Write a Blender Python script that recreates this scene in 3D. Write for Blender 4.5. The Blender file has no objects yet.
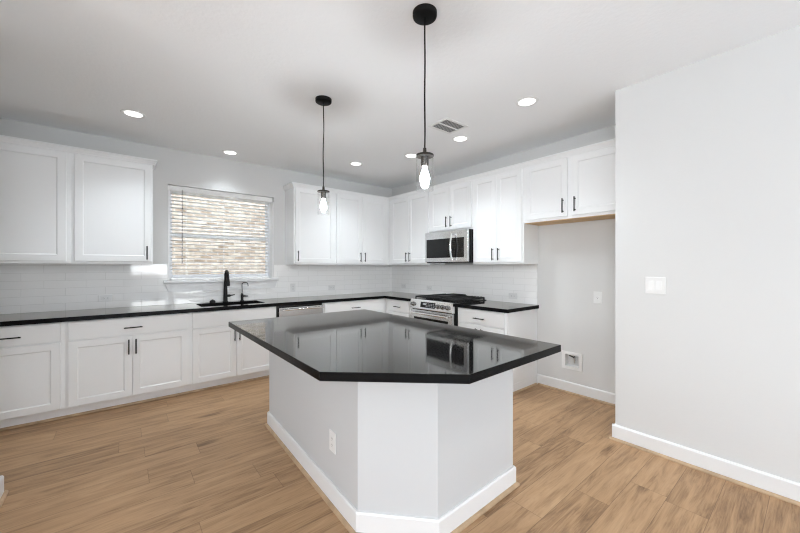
import bpy, bmesh, math, random
from mathutils import Vector, Matrix
random.seed(7)
PI = math.pi
S = bpy.context.scene
COL = S.collection

# ---------------------------------------------------------------- camera, world, light, exposure
cam_d = bpy.data.cameras.new('camera')
cam = bpy.data.objects.new('camera', cam_d); COL.objects.link(cam)
cam_d.sensor_width = 36.0
cam_d.lens = 340.74 / 800 * 36
cam_d.clip_start = 0.05
cam.location = (-3.7314, -4.8055, 1.3598)
cam.rotation_euler = (PI / 2, 0, -math.radians(39.16))
S.camera = cam

W = bpy.data.worlds.new('sky'); S.world = W; W.use_nodes = True
nt = W.node_tree; nt.nodes.clear()
sky = nt.nodes.new('ShaderNodeTexSky'); sky.sky_type = 'NISHITA'
sky.sun_disc = False; sky.sun_elevation = math.radians(52); sky.sun_rotation = math.radians(200)
sky.air_density = 1.0; sky.dust_density = 2.0; sky.ozone_density = 1.0
hs = nt.nodes.new('ShaderNodeHueSaturation'); hs.inputs['Saturation'].default_value = 0.45
bg = nt.nodes.new('ShaderNodeBackground'); bg.inputs['Strength'].default_value = 0.55
wo = nt.nodes.new('ShaderNodeOutputWorld')
nt.links.new(sky.outputs[0], hs.inputs['Color']); nt.links.new(hs.outputs[0], bg.inputs[0]); nt.links.new(bg.outputs[0], wo.inputs[0])

def lamp(name, kind, loc, rot, energy, color=(1, 1, 1), **kw):
    d = bpy.data.lights.new(name, kind); d.energy = energy; d.color = color
    for k, v in kw.items(): setattr(d, k, v)
    o = bpy.data.objects.new(name, d); COL.objects.link(o); o.location = loc; o.rotation_euler = rot
    return o
lamp('sun', 'SUN', (0, 0, 8), (math.radians(40), 0, math.radians(-62)), 0.22, (1.0, 0.95, 0.87), angle=0.02)
# area lamps for window light of the living area behind the camera
DAY = (0.905, 0.955, 1.0)
TILT = math.radians(36)      # window lamps tipped up to throw added light on the ceiling
REAR_WINDOWS = [(-3.47, -2.25), (-1.95, -0.90)]
REAR_Y = -13.0
for a, b in REAR_WINDOWS:
    lamp('daylight_fill', 'AREA', ((a + b) / 2, REAR_Y - 0.12, 1.665), (PI / 2 + TILT, 0, 0), 72.0, DAY, shape='RECTANGLE', size=b - a - 0.04, size_y=1.55)
LEFT_FILL_WINDOWS = [(-5.0, -3.9), (-7.6, -6.2), (-10.6, -9.2)]  # unseen side windows, put in so their lamps fill from the left
LEFT_X = -7.6
for a, b in LEFT_FILL_WINDOWS:
    lamp('daylight_fill', 'AREA', (LEFT_X - 0.12, (a + b) / 2, 1.665), (PI / 2 + TILT, 0, -PI / 2), 60.0, DAY, shape='RECTANGLE', size=b - a - 0.04, size_y=1.55)

vs = S.view_settings
S.display_settings.display_device = 'sRGB'
vs.view_transform = 'Standard'; vs.look = 'None'; vs.gamma = 1.0; vs.use_curve_mapping = False
vs.exposure = 0.62
S.cycles.use_denoising = True; S.cycles.filter_width = 1.15
S.cycles.max_bounces = 12; S.cycles.diffuse_bounces = 8; S.cycles.glossy_bounces = 6
S.cycles.transparent_max_bounces = 16; S.cycles.transmission_bounces = 8
S.cycles.sample_clamp_indirect = 8.0
S.cycles.caustics_reflective = False; S.cycles.caustics_refractive = False

# ---------------------------------------------------------------- materials
MATS = {}
def mat(name, col, rough=0.5, metal=0.0, spec=0.5, ior=None, coat=0.0, bump=None, emit=None, noise=None):
    m = bpy.data.materials.new(name); m.use_nodes = True; MATS[name] = m
    n = m.node_tree.nodes; l = m.node_tree.links; b = n['Principled BSDF']
    b.inputs['Base Color'].default_value = (*col, 1); b.inputs['Roughness'].default_value = rough
    b.inputs['Metallic'].default_value = metal; b.inputs['Specular IOR Level'].default_value = spec
    if ior: b.inputs['IOR'].default_value = ior
    if coat: b.inputs['Coat Weight'].default_value = coat; b.inputs['Coat Roughness'].default_value = 0.03
    if emit: b.inputs['Emission Color'].default_value = (*emit[0], 1); b.inputs['Emission Strength'].default_value = emit[1]
    tc = n.new('ShaderNodeTexCoord')
    if noise:                                    # (scale, amount): slight tonal mottling of the material itself
        t = n.new('ShaderNodeTexNoise'); t.inputs['Scale'].default_value = noise[0]; t.inputs['Detail'].default_value = 4
        r = n.new('ShaderNodeValToRGB'); k = noise[1]
        r.color_ramp.elements[0].position = 0.3; r.color_ramp.elements[1].position = 0.7
        r.color_ramp.elements[0].color = (*[c * (1 - k) for c in col], 1); r.color_ramp.elements[1].color = (*[min(1, c * (1 + k)) for c in col], 1)
        l.new(tc.outputs['Object'], t.inputs['Vector']); l.new(t.outputs['Fac'], r.inputs[0]); l.new(r.outputs[0], b.inputs['Base Color'])
    if bump:                                     # (scale, strength, distance)
        t = n.new('ShaderNodeTexNoise'); t.inputs['Scale'].default_value = bump[0]; t.inputs['Detail'].default_value = 3
        u = n.new('ShaderNodeBump'); u.inputs['Strength'].default_value = bump[1]; u.inputs['Distance'].default_value = bump[2]
        l.new(tc.outputs['Object'], t.inputs['Vector']); l.new(t.outputs['Fac'], u.inputs['Height']); l.new(u.outputs[0], b.inputs['Normal'])
    return m

M_WALL = mat('wall_paint', (0.64, 0.638, 0.63), 0.75, spec=0.25, bump=(70, 0.12, 0.004))
M_CEIL = mat('ceiling_paint', (0.89, 0.90, 0.905), 0.85, spec=0.15, bump=(45, 0.25, 0.006))
M_TRIM = mat('trim_paint', (0.75, 0.75, 0.75), 0.4, bump=(30, 0.02, 0.001))
M_CAB = mat('cabinet_paint', (0.83, 0.838, 0.84), 0.42, spec=0.4, bump=(40, 0.02, 0.001))
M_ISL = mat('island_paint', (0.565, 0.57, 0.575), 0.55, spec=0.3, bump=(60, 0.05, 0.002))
M_BLACK = mat('black_metal', (0.008, 0.008, 0.0085), 0.45, spec=0.25, noise=(30, 0.1))
M_CANOPY = mat('canopy_black', (0.004, 0.004, 0.004), 0.55, spec=0.15, noise=(30, 0.1))
M_CAP = mat('dark_nickel', (0.055, 0.050, 0.045), 0.32, metal=0.9, noise=(30, 0.1))
M_STEEL = mat('stainless_steel', (0.62, 0.625, 0.63), 0.24, metal=1.0, noise=(60, 0.04))
M_CHROME = mat('polished_steel', (0.84, 0.84, 0.84), 0.14, metal=1.0, noise=(60, 0.03))
M_KNOB = mat('knob_steel', (0.30, 0.30, 0.30), 0.22, metal=1.0, noise=(60, 0.04))
M_DGLASS = mat('dark_glass', (0.008, 0.008, 0.008), 0.04, spec=0.28, noise=(5, 0.1))
M_IRON = mat('cast_iron', (0.012, 0.012, 0.012), 0.55, bump=(120, 0.3, 0.002))
M_ENAMEL = mat('black_enamel', (0.008, 0.008, 0.008), 0.22, noise=(10, 0.1))
M_PLASTIC = mat('white_plastic', (0.76, 0.758, 0.75), 0.3, noise=(20, 0.02))
M_SLOT = mat('dark_slot', (0.05, 0.05, 0.05), 0.6, noise=(20, 0.1))
M_GREY = mat('grey_marking', (0.30, 0.30, 0.31), 0.5, noise=(20, 0.1))
M_SHOE = mat('oak_shoe_moulding', (0.43, 0.30, 0.185), 0.5, noise=(14, 0.18))
M_PLY = mat('raw_birch', (0.62, 0.42, 0.22), 0.6, noise=(9, 0.12))
M_BLIND = mat('blind_white', (0.86, 0.86, 0.85), 0.45, noise=(20, 0.02))
def mat_slat():
    m = mat('translucent_blind_slat', (0.90, 0.90, 0.89), 0.45, noise=(20, 0.02)); n = m.node_tree.nodes; l = m.node_tree.links
    tr = n.new('ShaderNodeBsdfTranslucent'); tr.inputs[0].default_value = (0.92, 0.92, 0.90, 1)
    mx = n.new('ShaderNodeMixShader'); mx.inputs[0].default_value = 0.45
    l.new(n['Principled BSDF'].outputs[0], mx.inputs[1]); l.new(tr.outputs[0], mx.inputs[2]); l.new(mx.outputs[0], n['Material Output'].inputs[0])
    return m
M_SLAT = mat_slat()
M_VINYL = mat('window_vinyl', (0.82, 0.83, 0.85), 0.4, noise=(20, 0.02))
M_WAND = mat('smoky_plastic', (0.22, 0.21, 0.20), 0.3, noise=(20, 0.1))
M_VENT = mat('vent_white', (0.80, 0.80, 0.79), 0.45, noise=(20, 0.02))
M_SINK = mat('black_granite_sink', (0.015, 0.015, 0.015), 0.45, noise=(200, 0.4))
M_DUCT_SHADE = mat('duct_shade_grey', (0.20, 0.20, 0.20), 0.8, noise=(10, 0.1))
M_BULB = mat('bulb_glow', (1, 0.95, 0.85), 0.3, emit=((0.93, 0.965, 1.0), 235.0), noise=(10, 0.01))
M_DOWN = mat('downlight_glow', (1, 1, 1), 0.3, emit=((1.0, 0.99, 0.97), 1.9), noise=(10, 0.01))

def math_node(n, l, op, a, b=None):
    x = n.new('ShaderNodeMath'); x.operation = op
    for i, v in enumerate((a, b)):
        if v is None: continue
        if isinstance(v, (int, float)): x.inputs[i].default_value = v
        else: l.new(v, x.inputs[i])
    return x.outputs[0]

def mat_stone(name='black_quartz', rough=0.055, power=4.2, k=0.97):
    # polished black quartz: almost no reflection face-on, a strong mirror at grazing angles
    m = bpy.data.materials.new(name); m.use_nodes = True; n = m.node_tree.nodes; l = m.node_tree.links; n.clear()
    out = n.new('ShaderNodeOutputMaterial'); mix = n.new('ShaderNodeMixShader')
    df = n.new('ShaderNodeBsdfDiffuse'); gl = n.new('ShaderNodeBsdfGlossy'); gl.inputs['Roughness'].default_value = rough; gl.inputs['Color'].default_value = (1.0, 0.985, 0.96, 1)
    tc = n.new('ShaderNodeTexCoord'); t = n.new('ShaderNodeTexNoise'); t.inputs['Scale'].default_value = 350; t.inputs['Detail'].default_value = 2
    r = n.new('ShaderNodeValToRGB'); r.color_ramp.elements[0].position = 0.45; r.color_ramp.elements[1].position = 0.8
    r.color_ramp.elements[0].color = (0.004, 0.004, 0.0045, 1); r.color_ramp.elements[1].color = (0.012, 0.012, 0.0125, 1)
    l.new(tc.outputs['Object'], t.inputs['Vector']); l.new(t.outputs['Fac'], r.inputs[0]); l.new(r.outputs[0], df.inputs['Color'])
    lw = n.new('ShaderNodeLayerWeight'); lw.inputs['Blend'].default_value = 0.5
    pw = math_node(n, l, 'POWER', lw.outputs['Facing'], power)
    fac = math_node(n, l, 'ADD', math_node(n, l, 'MULTIPLY', pw, k), 0.008)
    l.new(fac, mix.inputs[0]); l.new(df.outputs[0], mix.inputs[1]); l.new(gl.outputs[0], mix.inputs[2]); l.new(mix.outputs[0], out.inputs[0])
    return m
M_STONE = mat_stone()
M_STONE_EDGE = mat_stone('black_quartz_dimmed_edge', 0.22, 5.0, 0.5)  # same stone with reflections dimmed so the side faces render dark
def stone(bm):
    o = obj('countertop', bm, M_STONE); o.data.materials.append(M_STONE_EDGE)
    for p in o.data.polygons:
        if abs(p.normal.z) < 0.5: p.material_index = 1
    return o

def mat_clear(name, tint=(0.97, 0.98, 0.98), base=0.04, rough=0.0):
    m = bpy.data.materials.new(name); m.use_nodes = True; n = m.node_tree.nodes; l = m.node_tree.links
    n.clear(); out = n.new('ShaderNodeOutputMaterial'); mix = n.new('ShaderNodeMixShader')
    tr = n.new('ShaderNodeBsdfTransparent'); tr.inputs[0].default_value = (*tint, 1)
    gl = n.new('ShaderNodeBsdfGlossy'); gl.inputs['Roughness'].default_value = rough
    fr = n.new('ShaderNodeLayerWeight'); fr.inputs['Blend'].default_value = 0.25
    mp = n.new('ShaderNodeMapRange'); mp.inputs['To Min'].default_value = base; mp.inputs['To Max'].default_value = 0.85
    l.new(fr.outputs['Facing'], mp.inputs[0])
    pw = n.new('ShaderNodeMath'); pw.operation = 'POWER'; pw.inputs[1].default_value = 2.5
    l.new(fr.outputs['Facing'], pw.inputs[0]); l.new(pw.outputs[0], mp.inputs[0])
    l.new(mp.outputs[0], mix.inputs[0]); l.new(tr.outputs[0], mix.inputs[1]); l.new(gl.outputs[0], mix.inputs[2]); l.new(mix.outputs[0], out.inputs[0])
    return m
M_PANE = mat_clear('window_glass', base=0.0)
M_SHADE = mat_clear('clear_shade_glass', tint=(0.99, 0.99, 0.99), base=0.03)

def mat_floor():
    m = bpy.data.materials.new('oak_plank_floor'); m.use_nodes = True; n = m.node_tree.nodes; l = m.node_tree.links
    b = n['Principled BSDF']; f = lambda op, a, c=None: math_node(n, l, op, a, c)
    tc = n.new('ShaderNodeTexCoord'); sp = n.new('ShaderNodeSeparateXYZ'); l.new(tc.outputs['Object'], sp.inputs[0])
    WD, LN = 0.19, 1.22
    y = f('DIVIDE', f('ADD', sp.outputs['Y'], 4.434 + 19 * WD), WD)
    row = f('FLOOR', y); fy = f('FRACT', y)
    wn = n.new('ShaderNodeTexWhiteNoise'); wn.noise_dimensions = '1D'; l.new(row, wn.inputs['W'])
    x = f('ADD', f('DIVIDE', sp.outputs['X'], LN), f('MULTIPLY', wn.outputs['Value'], 7.3))
    colx = f('FLOOR', x); fx = f('FRACT', x)
    cmb = n.new('ShaderNodeCombineXYZ'); l.new(colx, cmb.inputs[0]); l.new(row, cmb.inputs[1])
    pr = n.new('ShaderNodeTexWhiteNoise'); pr.noise_dimensions = '2D'; l.new(cmb.outputs[0], pr.inputs['Vector'])
    rnd = pr.outputs['Value']
    # grain coordinates: stretched along the plank, shifted per plank
    gv = n.new('ShaderNodeCombineXYZ')
    l.new(f('ADD', f('MULTIPLY', sp.outputs['X'], 1.0), f('MULTIPLY', rnd, 37.0)), gv.inputs[0])
    l.new(f('ADD', f('MULTIPLY', sp.outputs['Y'], 9.0), f('MULTIPLY', rnd, 11.0)), gv.inputs[1])
    l.new(f('MULTIPLY', rnd, 5.0), gv.inputs[2])
    n1 = n.new('ShaderNodeTexNoise'); n1.inputs['Scale'].default_value = 1.9; n1.inputs['Detail'].default_value = 9; n1.inputs['Roughness'].default_value = 0.68; n1.inputs['Distortion'].default_value = 1.0
    l.new(gv.outputs[0], n1.inputs['Vector'])
    gv2 = n.new('ShaderNodeCombineXYZ')
    l.new(f('ADD', f('MULTIPLY', sp.outputs['X'], 4.0), f('MULTIPLY', rnd, 91.0)), gv2.inputs[0])
    l.new(f('MULTIPLY', sp.outputs['Y'], 90.0), gv2.inputs[1])
    n2 = n.new('ShaderNodeTexNoise'); n2.inputs['Scale'].default_value = 1.6; n2.inputs['Detail'].default_value = 3
    l.new(gv2.outputs[0], n2.inputs['Vector'])
    # knots
    vo = n.new('ShaderNodeTexVoronoi'); vo.inputs['Scale'].default_value = 1.0
    kv = n.new('ShaderNodeCombineXYZ'); l.new(f('ADD', f('MULTIPLY', sp.outputs['X'], 1.1), f('MULTIPLY', rnd, 13.0)), kv.inputs[0]); l.new(f('MULTIPLY', sp.outputs['Y'], 3.6), kv.inputs[1])
    l.new(kv.outputs[0], vo.inputs['Vector'])
    knot = n.new('ShaderNodeMapRange'); knot.inputs['From Min'].default_value = 0.16; knot.inputs['From Max'].default_value = 0.02; l.new(vo.outputs['Distance'], knot.inputs[0])
    fac = f('ADD', f('ADD', f('MULTIPLY', n1.outputs['Fac'], 1.02), f('MULTIPLY', n2.outputs['Fac'], 0.32)), f('SUBTRACT', f('MULTIPLY', rnd, 0.14), 0.28))
    fac = f('SUBTRACT', fac, f('MULTIPLY', knot.outputs[0], 0.32))
    rp = n.new('ShaderNodeValToRGB'); e = rp.color_ramp.elements
    e[0].position = 0.18; e[0].color = (0.150, 0.080, 0.038, 1)
    e[1].position = 0.86; e[1].color = (0.55, 0.36, 0.205, 1)
    k = e.new(0.5); k.color = (0.405, 0.246, 0.130, 1)
    l.new(fac, rp.inputs[0])
    # seams
    sy = f('LESS_THAN', f('MINIMUM', fy, f('SUBTRACT', 1.0, fy)), 0.0095)
    sx = f('LESS_THAN', f('MINIMUM', fx, f('SUBTRACT', 1.0, fx)), 0.0013)
    seam = f('MAXIMUM', sy, sx)
    mx = n.new('ShaderNodeMix'); mx.data_type = 'RGBA'; l.new(f('MULTIPLY', seam, 0.5), mx.inputs['Factor'])
    l.new(rp.outputs[0], mx.inputs['A']); mx.inputs['B'].default_value = (0.10, 0.055, 0.028, 1)
    l.new(mx.outputs['Result'], b.inputs['Base Color'])
    b.inputs['Roughness'].default_value = 0.46; b.inputs['Specular IOR Level'].default_value = 0.35
    bp = n.new('ShaderNodeBump'); bp.inputs['Strength'].default_value = 0.25; bp.inputs['Distance'].default_value = 0.002
    l.new(f('SUBTRACT', f('MULTIPLY', n2.outputs['Fac'], 0.35), seam), bp.inputs['Height']); l.new(bp.outputs[0], b.inputs['Normal'])
    return m
M_FLOOR = mat_floor()

def mat_bricks(name, axis, shift, bw, rh, mortar, cols, mcol, rough, bump, squash_noise=0.0):
    m = bpy.data.materials.new(name); m.use_nodes = True; n = m.node_tree.nodes; l = m.node_tree.links; b = n['Principled BSDF']
    tc = n.new('ShaderNodeTexCoord'); sp = n.new('ShaderNodeSeparateXYZ'); l.new(tc.outputs['Object'], sp.inputs[0])
    cb = n.new('ShaderNodeCombineXYZ')
    l.new(math_node(n, l, 'ADD', sp.outputs[axis], shift[0]), cb.inputs[0]); l.new(math_node(n, l, 'ADD', sp.outputs['Z'], shift[1]), cb.inputs[1])
    br = n.new('ShaderNodeTexBrick'); br.offset = 0.5; br.offset_frequency = 2
    br.inputs['Scale'].default_value = 1.0; br.inputs['Brick Width'].default_value = bw; br.inputs['Row Height'].default_value = rh
    br.inputs['Mortar Size'].default_value = mortar; br.inputs['Mortar Smooth'].default_value = 0.2; br.inputs['Bias'].default_value = 0.0
    br.inputs['Color1'].default_value = (*cols[0], 1); br.inputs['Color2'].default_value = (*cols[1], 1); br.inputs['Mortar'].default_value = (*mcol, 1)
    l.new(cb.outputs[0], br.inputs['Vector'])
    src = br.outputs['Color']
    if squash_noise:
        t = n.new('ShaderNodeTexNoise'); t.inputs['Scale'].default_value = 9; t.inputs['Detail'].default_value = 5; l.new(tc.outputs['Object'], t.inputs['Vector'])
        mx = n.new('ShaderNodeMix'); mx.data_type = 'RGBA'; mx.blend_type = 'MULTIPLY'; mx.inputs['Factor'].default_value = squash_noise
        rp = n.new('ShaderNodeValToRGB'); rp.color_ramp.elements[0].position = 0.35; rp.color_ramp.elements[1].position = 0.62
        rp.color_ramp.elements[0].color = (0.35, 0.30, 0.25, 1); rp.color_ramp.elements[1].color = (1, 1, 1, 1)
        l.new(t.outputs['Fac'], rp.inputs[0]); l.new(src, mx.inputs['A']); l.new(rp.outputs[0], mx.inputs['B']); src = mx.outputs['Result']
    l.new(src, b.inputs['Base Color']); b.inputs['Roughness'].default_value = rough; b.inputs['Specular IOR Level'].default_value = 0.38
    bp = n.new('ShaderNodeBump'); bp.inputs['Strength'].default_value = bump[0]; bp.inputs['Distance'].default_value = bump[1]; bp.invert = True
    l.new(br.outputs['Fac'], bp.inputs['Height']); l.new(bp.outputs[0], b.inputs['Normal'])
    return m
TILE = ((0.89, 0.885, 0.875), (0.91, 0.905, 0.895))
M_TILE_X = mat_bricks('white_subway_tile_window_wall', 'X', (4.33 + 3.05, -0.914), 0.305, 0.0762, 0.0016, TILE, (0.74, 0.735, 0.72), 0.045, (0.35, 0.002))
M_TILE_Y = mat_bricks('white_subway_tile_range_wall', 'Y', (6.1, -0.914), 0.305, 0.0762, 0.0016, TILE, (0.74, 0.735, 0.72), 0.045, (0.35, 0.002))
M_BRICK = mat_bricks('tan_house_brick', 'X', (10.0, 0.3), 0.21, 0.075, 0.010, ((0.52, 0.475, 0.40), (0.28, 0.225, 0.17)), (0.52, 0.495, 0.45), 0.9, (0.6, 0.006), 0.55)
M_BOUNCE_CARPET = mat('pale_bounce_carpet', (0.70, 0.73, 0.77), 0.95, spec=0.1, noise=(60, 0.06), bump=(300, 0.4, 0.004))
M_GROUND = mat('concrete_side_yard', (0.62, 0.60, 0.57), 0.95, noise=(20, 0.3), bump=(40, 0.5, 0.01))

# ---------------------------------------------------------------- mesh helpers
def box(bm, x0, x1, y0, y1, z0, z1, bev=0.0, seg=1):
    x0, x1 = sorted((x0, x1)); y0, y1 = sorted((y0, y1)); z0, z1 = sorted((z0, z1))
    v = [bm.verts.new((x, y, z)) for x in (x0, x1) for y in (y0, y1) for z in (z0, z1)]
    fs = [bm.faces.new([v[i] for i in q]) for q in ((0, 1, 3, 2), (4, 6, 7, 5), (0, 4, 5, 1), (2, 3, 7, 6), (0, 2, 6, 4), (1, 5, 7, 3))]
    if bev > 0:
        es = list({e for f in fs for e in f.edges})
        bmesh.ops.bevel(bm, geom=es, offset=bev, segments=seg, profile=0.5, affect='EDGES', clamp_overlap=True)

def prism(bm, pts, z0, z1, bev=0.0, seg=2):
    a = [bm.verts.new((x, y, z0)) for x, y in pts]; b = [bm.verts.new((x, y, z1)) for x, y in pts]
    k = len(pts); fs = [bm.faces.new(a[::-1]), bm.faces.new(b)]
    for i in range(k): fs.append(bm.faces.new((a[i], a[(i + 1) % k], b[(i + 1) % k], b[i])))
    if bev > 0:
        es = list({e for f in fs[:2] for e in f.edges})
        bmesh.ops.bevel(bm, geom=es, offset=bev, segments=seg, profile=0.5, affect='EDGES')

def extrude_profile(bm, prof, axis, a0, a1):
    """prof = list of (p, q) in the plane across 'axis'; x: (y,z), y: (x,z)."""
    def P(t, p, q): return (t, p, q) if axis == 'x' else (p, t, q) if axis == 'y' else (p, q, t)
    A = [bm.verts.new(P(a0, *c)) for c in prof]; B = [bm.verts.new(P(a1, *c)) for c in prof]; k = len(prof)
    bm.faces.new(A); bm.faces.new(B[::-1])
    for i in range(k): bm.faces.new((A[i], B[i], B[(i + 1) % k], A[(i + 1) % k]))

def lathe(bm, prof, seg=24, M=None, cap=True):
    """prof: list of (r, z) revolved about z."""
    rings = []
    for r, z in prof:
        if r < 1e-6: rings.append([bm.verts.new((0, 0, z))])
        else: rings.append([bm.verts.new((r * math.cos(2 * PI * i / seg), r * math.sin(2 * PI * i / seg), z)) for i in range(seg)])
    for a, b in zip(rings, rings[1:]):
        for i in range(seg):
            j = (i + 1) % seg
            if len(a) == 1 and len(b) == 1: continue
            if len(a) == 1: bm.faces.new((a[0], b[i], b[j]))
            elif len(b) == 1: bm.faces.new((a[i], b[0], a[j]))
            else: bm.faces.new((a[i], b[i], b[j], a[j]))
    if cap:
        for q, rv in ((rings[0], True), (rings[-1], False)):
            if len(q) > 2: bm.faces.new(q if not rv else q[::-1])
    if M is not None:
        vs_ = [v for r in rings for v in r]; bmesh.ops.transform(bm, matrix=M, verts=vs_)

def tube(bm, pts, r, seg=10):
    """round tube through 3-D points; r a number or one radius per point"""
    pts = [Vector(p) for p in pts]; k = len(pts); rr = r if isinstance(r, (list, tuple)) else [r] * k
    rings = []; up = None
    for i, p in enumerate(pts):
        t = (pts[min(i + 1, k - 1)] - pts[max(i - 1, 0)]).normalized()
        if up is None: up = Vector((0, 0, 1)) if abs(t.z) < 0.9 else Vector((1, 0, 0))
        u = (up - t * up.dot(t)).normalized(); w = t.cross(u); up = u
        rings.append([bm.verts.new(p + rr[i] * (math.cos(2 * PI * j / seg) * u + math.sin(2 * PI * j / seg) * w)) for j in range(seg)])
    for a, b in zip(rings, rings[1:]):
        for j in range(seg): bm.faces.new((a[j], a[(j + 1) % seg], b[(j + 1) % seg], b[j]))
    bm.faces.new(rings[0][::-1]); bm.faces.new(rings[-1])

def obj(name, bm, m, parent=None, smooth=None):
    bmesh.ops.recalc_face_normals(bm, faces=bm.faces)
    me = bpy.data.meshes.new(name); bm.to_mesh(me); bm.free(); me.materials.append(m)
    o = bpy.data.objects.new(name, me); COL.objects.link(o)
    if parent: o.parent = parent
    if smooth is not None:
        for p in me.polygons: p.use_smooth = True
        me.set_sharp_from_angle(angle=math.radians(smooth))
    return o

def one_box(name, m, parent, *a, bev=0.0, seg=1):
    bm = bmesh.new(); box(bm, *a, bev=bev, seg=seg); return obj(name, bm, m, parent)

def tag(o, label=None, cat=None, group=None, kind=None):
    for k, v in (('label', label), ('category', cat), ('group', group), ('kind', kind)):
        if v: o[k] = v
    return o
def thing(name, label, cat, loc=(0, 0, 0), rz=0.0, group=None):
    o = bpy.data.objects.new(name, None); COL.objects.link(o); o.location = loc; o.rotation_euler = (0, 0, rz); o.empty_display_size = 0.1
    return tag(o, label, cat, group)
def struct(name, bm, m): return tag(obj(name, bm, m), kind='structure')

def dup(root, loc, rz, label):
    r = root.copy(); COL.objects.link(r); r.location = loc; r.rotation_euler = (0, 0, rz); r['label'] = label
    for ch in list(root.children):
        c = ch.copy(); COL.objects.link(c); c.parent = r
        for g in list(ch.children):
            d = g.copy(); COL.objects.link(d); d.parent = c
    return r

# ---------------------------------------------------------------- room shell
H = 2.743
WX = -0.722          # face of the near right wall
WYC = -3.796         # its corner beside the refrigerator niche
LX = -4.79           # left end of the kitchen
WIN = (-3.322, -2.092, 1.185, 2.325)

def wall_panels(bm, axis, t0, t1, u0, u1, holes):
    """wall slab between t0..t1 across, u0..u1 along, full height, with rectangular holes (u0,u1,z0,z1)"""
    us = sorted({u0, u1, *[h[0] for h in holes], *[h[1] for h in holes]}); zs = sorted({0.0, H, *[h[2] for h in holes], *[h[3] for h in holes]})
    for a, b in zip(us, us[1:]):
        run = None
        for c, d in list(zip(zs, zs[1:])) + [(None, None)]:
            solid = c is not None and not any(h[0] < (a + b) / 2 < h[1] and h[2] < (c + d) / 2 < h[3] for h in holes)
            if solid: run = (run[0], d) if run else (c, d)
            elif run:
                (box(bm, a, b, t0, t1, *run) if axis == 'x' else box(bm, t0, t1, a, b, *run)); run = None

bm = bmesh.new(); box(bm, -7.8, 0.2, -13.3, 0.24, -0.12, 0); struct('floor', bm, M_FLOOR)
bm = bmesh.new(); box(bm, LEFT_X + 0.01, WX - 0.04, REAR_Y + 0.01, -5.6, 0.0002, 0.012)  # unseen pale floor covering, added to bounce neutral light onto the ceiling
tag(obj('bounce_carpet', bm, M_BOUNCE_CARPET), 'unseen pale floor covering added behind the viewer to bounce light', 'bounce_carpet')
bm = bmesh.new(); box(bm, -7.8, 0.2, -13.3, 0.24, H, H + 0.12); struct('ceiling', bm, M_CEIL)
bm = bmesh.new(); wall_panels(bm, 'x', 0, 0.24, -4.95, 0.18, [WIN]); struct('wall_back', bm, M_WALL)
ICE = (-3.215, -3.065, 0.285, 0.415)
bm = bmesh.new(); wall_panels(bm, 'y', 0, 0.14, WYC - 0.01, 0.0, [ICE]); struct('wall_right', bm, M_WALL)
bm = bmesh.new(); box(bm, WX, 0.14, -13.0, WYC, 0, H); struct('wall_front', bm, M_WALL)
bm = bmesh.new(); box(bm, LX - 0.16, LX, -1.757, 0.0, 0, H); struct('wall_left', bm, M_WALL)
bm = bmesh.new(); box(bm, LX - 0.16, -4.297, -2.6, -1.757, 0, H); struct('wall_left_return', bm, M_WALL)
bm = bmesh.new(); box(bm, -7.6, LX - 0.16, -2.6, -2.46, 0, H); struct('wall_living', bm, M_WALL)
bm = bmesh.new(); wall_panels(bm, 'x', REAR_Y - 0.16, REAR_Y, -7.76, 0.14, [(a, b, 0.88, 2.45) for a, b in REAR_WINDOWS]); struct('wall_rear', bm, M_WALL)
bm = bmesh.new(); wall_panels(bm, 'y', LEFT_X - 0.16, LEFT_X, REAR_Y, -2.36, [(a, b, 0.88, 2.45) for a, b in LEFT_FILL_WINDOWS]); struct('wall_living_left', bm, M_WALL)

def sash(bm, axis, c0, c1, u0, u1, z0, z1, w=0.05):
    for a in ((u0, u0 + w, z0, z1), (u1 - w, u1, z0, z1), (u0 + w, u1 - w, z0, z0 + w), (u0 + w, u1 - w, z1 - w, z1)):
        (box(bm, a[0], a[1], c0, c1, a[2], a[3], 0.003) if axis == 'x' else box(bm, c0, c1, a[0], a[1], a[2], a[3], 0.003))
k = 2
for a, b in REAR_WINDOWS:
    bm = bmesh.new(); sash(bm, 'x', REAR_Y - 0.09, REAR_Y - 0.02, a, b, 0.88, 2.45); box(bm, a + .05, b - .05, REAR_Y - .08, REAR_Y - .03, 1.64, 1.69)
    struct('window_%d' % k, bm, M_VINYL); k += 1
for a, b in LEFT_FILL_WINDOWS:
    bm = bmesh.new(); sash(bm, 'y', LEFT_X - 0.09, LEFT_X - 0.02, a, b, 0.88, 2.45); box(bm, LEFT_X - .08, LEFT_X - .03, a + .05, b - .05, 1.64, 1.69)
    struct('window_%d' % k, bm, M_VINYL); k += 1

# baseboards and oak shoe moulding
BB = 0.118
def bb_profile(s): return [(0, 0), (s * 0.014, 0), (s * 0.014, BB - 0.01), (s * 0.009, BB), (0, BB)]
def shoe_profile(s, o=0.014): return [(s * o, 0), (s * (o + 0.016), 0), (s * (o + 0.0155), 0.007), (s * (o + 0.012), 0.014), (s * (o + 0.006), 0.018), (s * o, 0.019)]
def run(name, axis, at, s, a0, a1, prof, m):
    bm = bmesh.new(); extrude_profile(bm, [(at + p, q) for p, q in prof], axis, a0, a1); return struct(name, bm, m)
run('baseboard_front', 'y', WX, -1, -12.99, WYC + 0.018, bb_profile(-1.3), M_TRIM)
run('trim_1', 'y', WX, -1, -12.99, WYC + 0.034, shoe_profile(-1, 0.0183), M_SHOE)
run('baseboard_niche_side', 'x', WYC, 1, WX, -0.0145, bb_profile(1), M_TRIM)
run('trim_2', 'x', WYC, 1, WX - 0.014, -0.031, shoe_profile(1), M_SHOE)
run('baseboard_niche', 'y', 0.0, -1, WYC + 0.0145, -2.748, bb_profile(-1), M_TRIM)
run('trim_3', 'y', 0.0, -1, WYC + 0.031, -2.764, shoe_profile(-1), M_SHOE)
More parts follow.
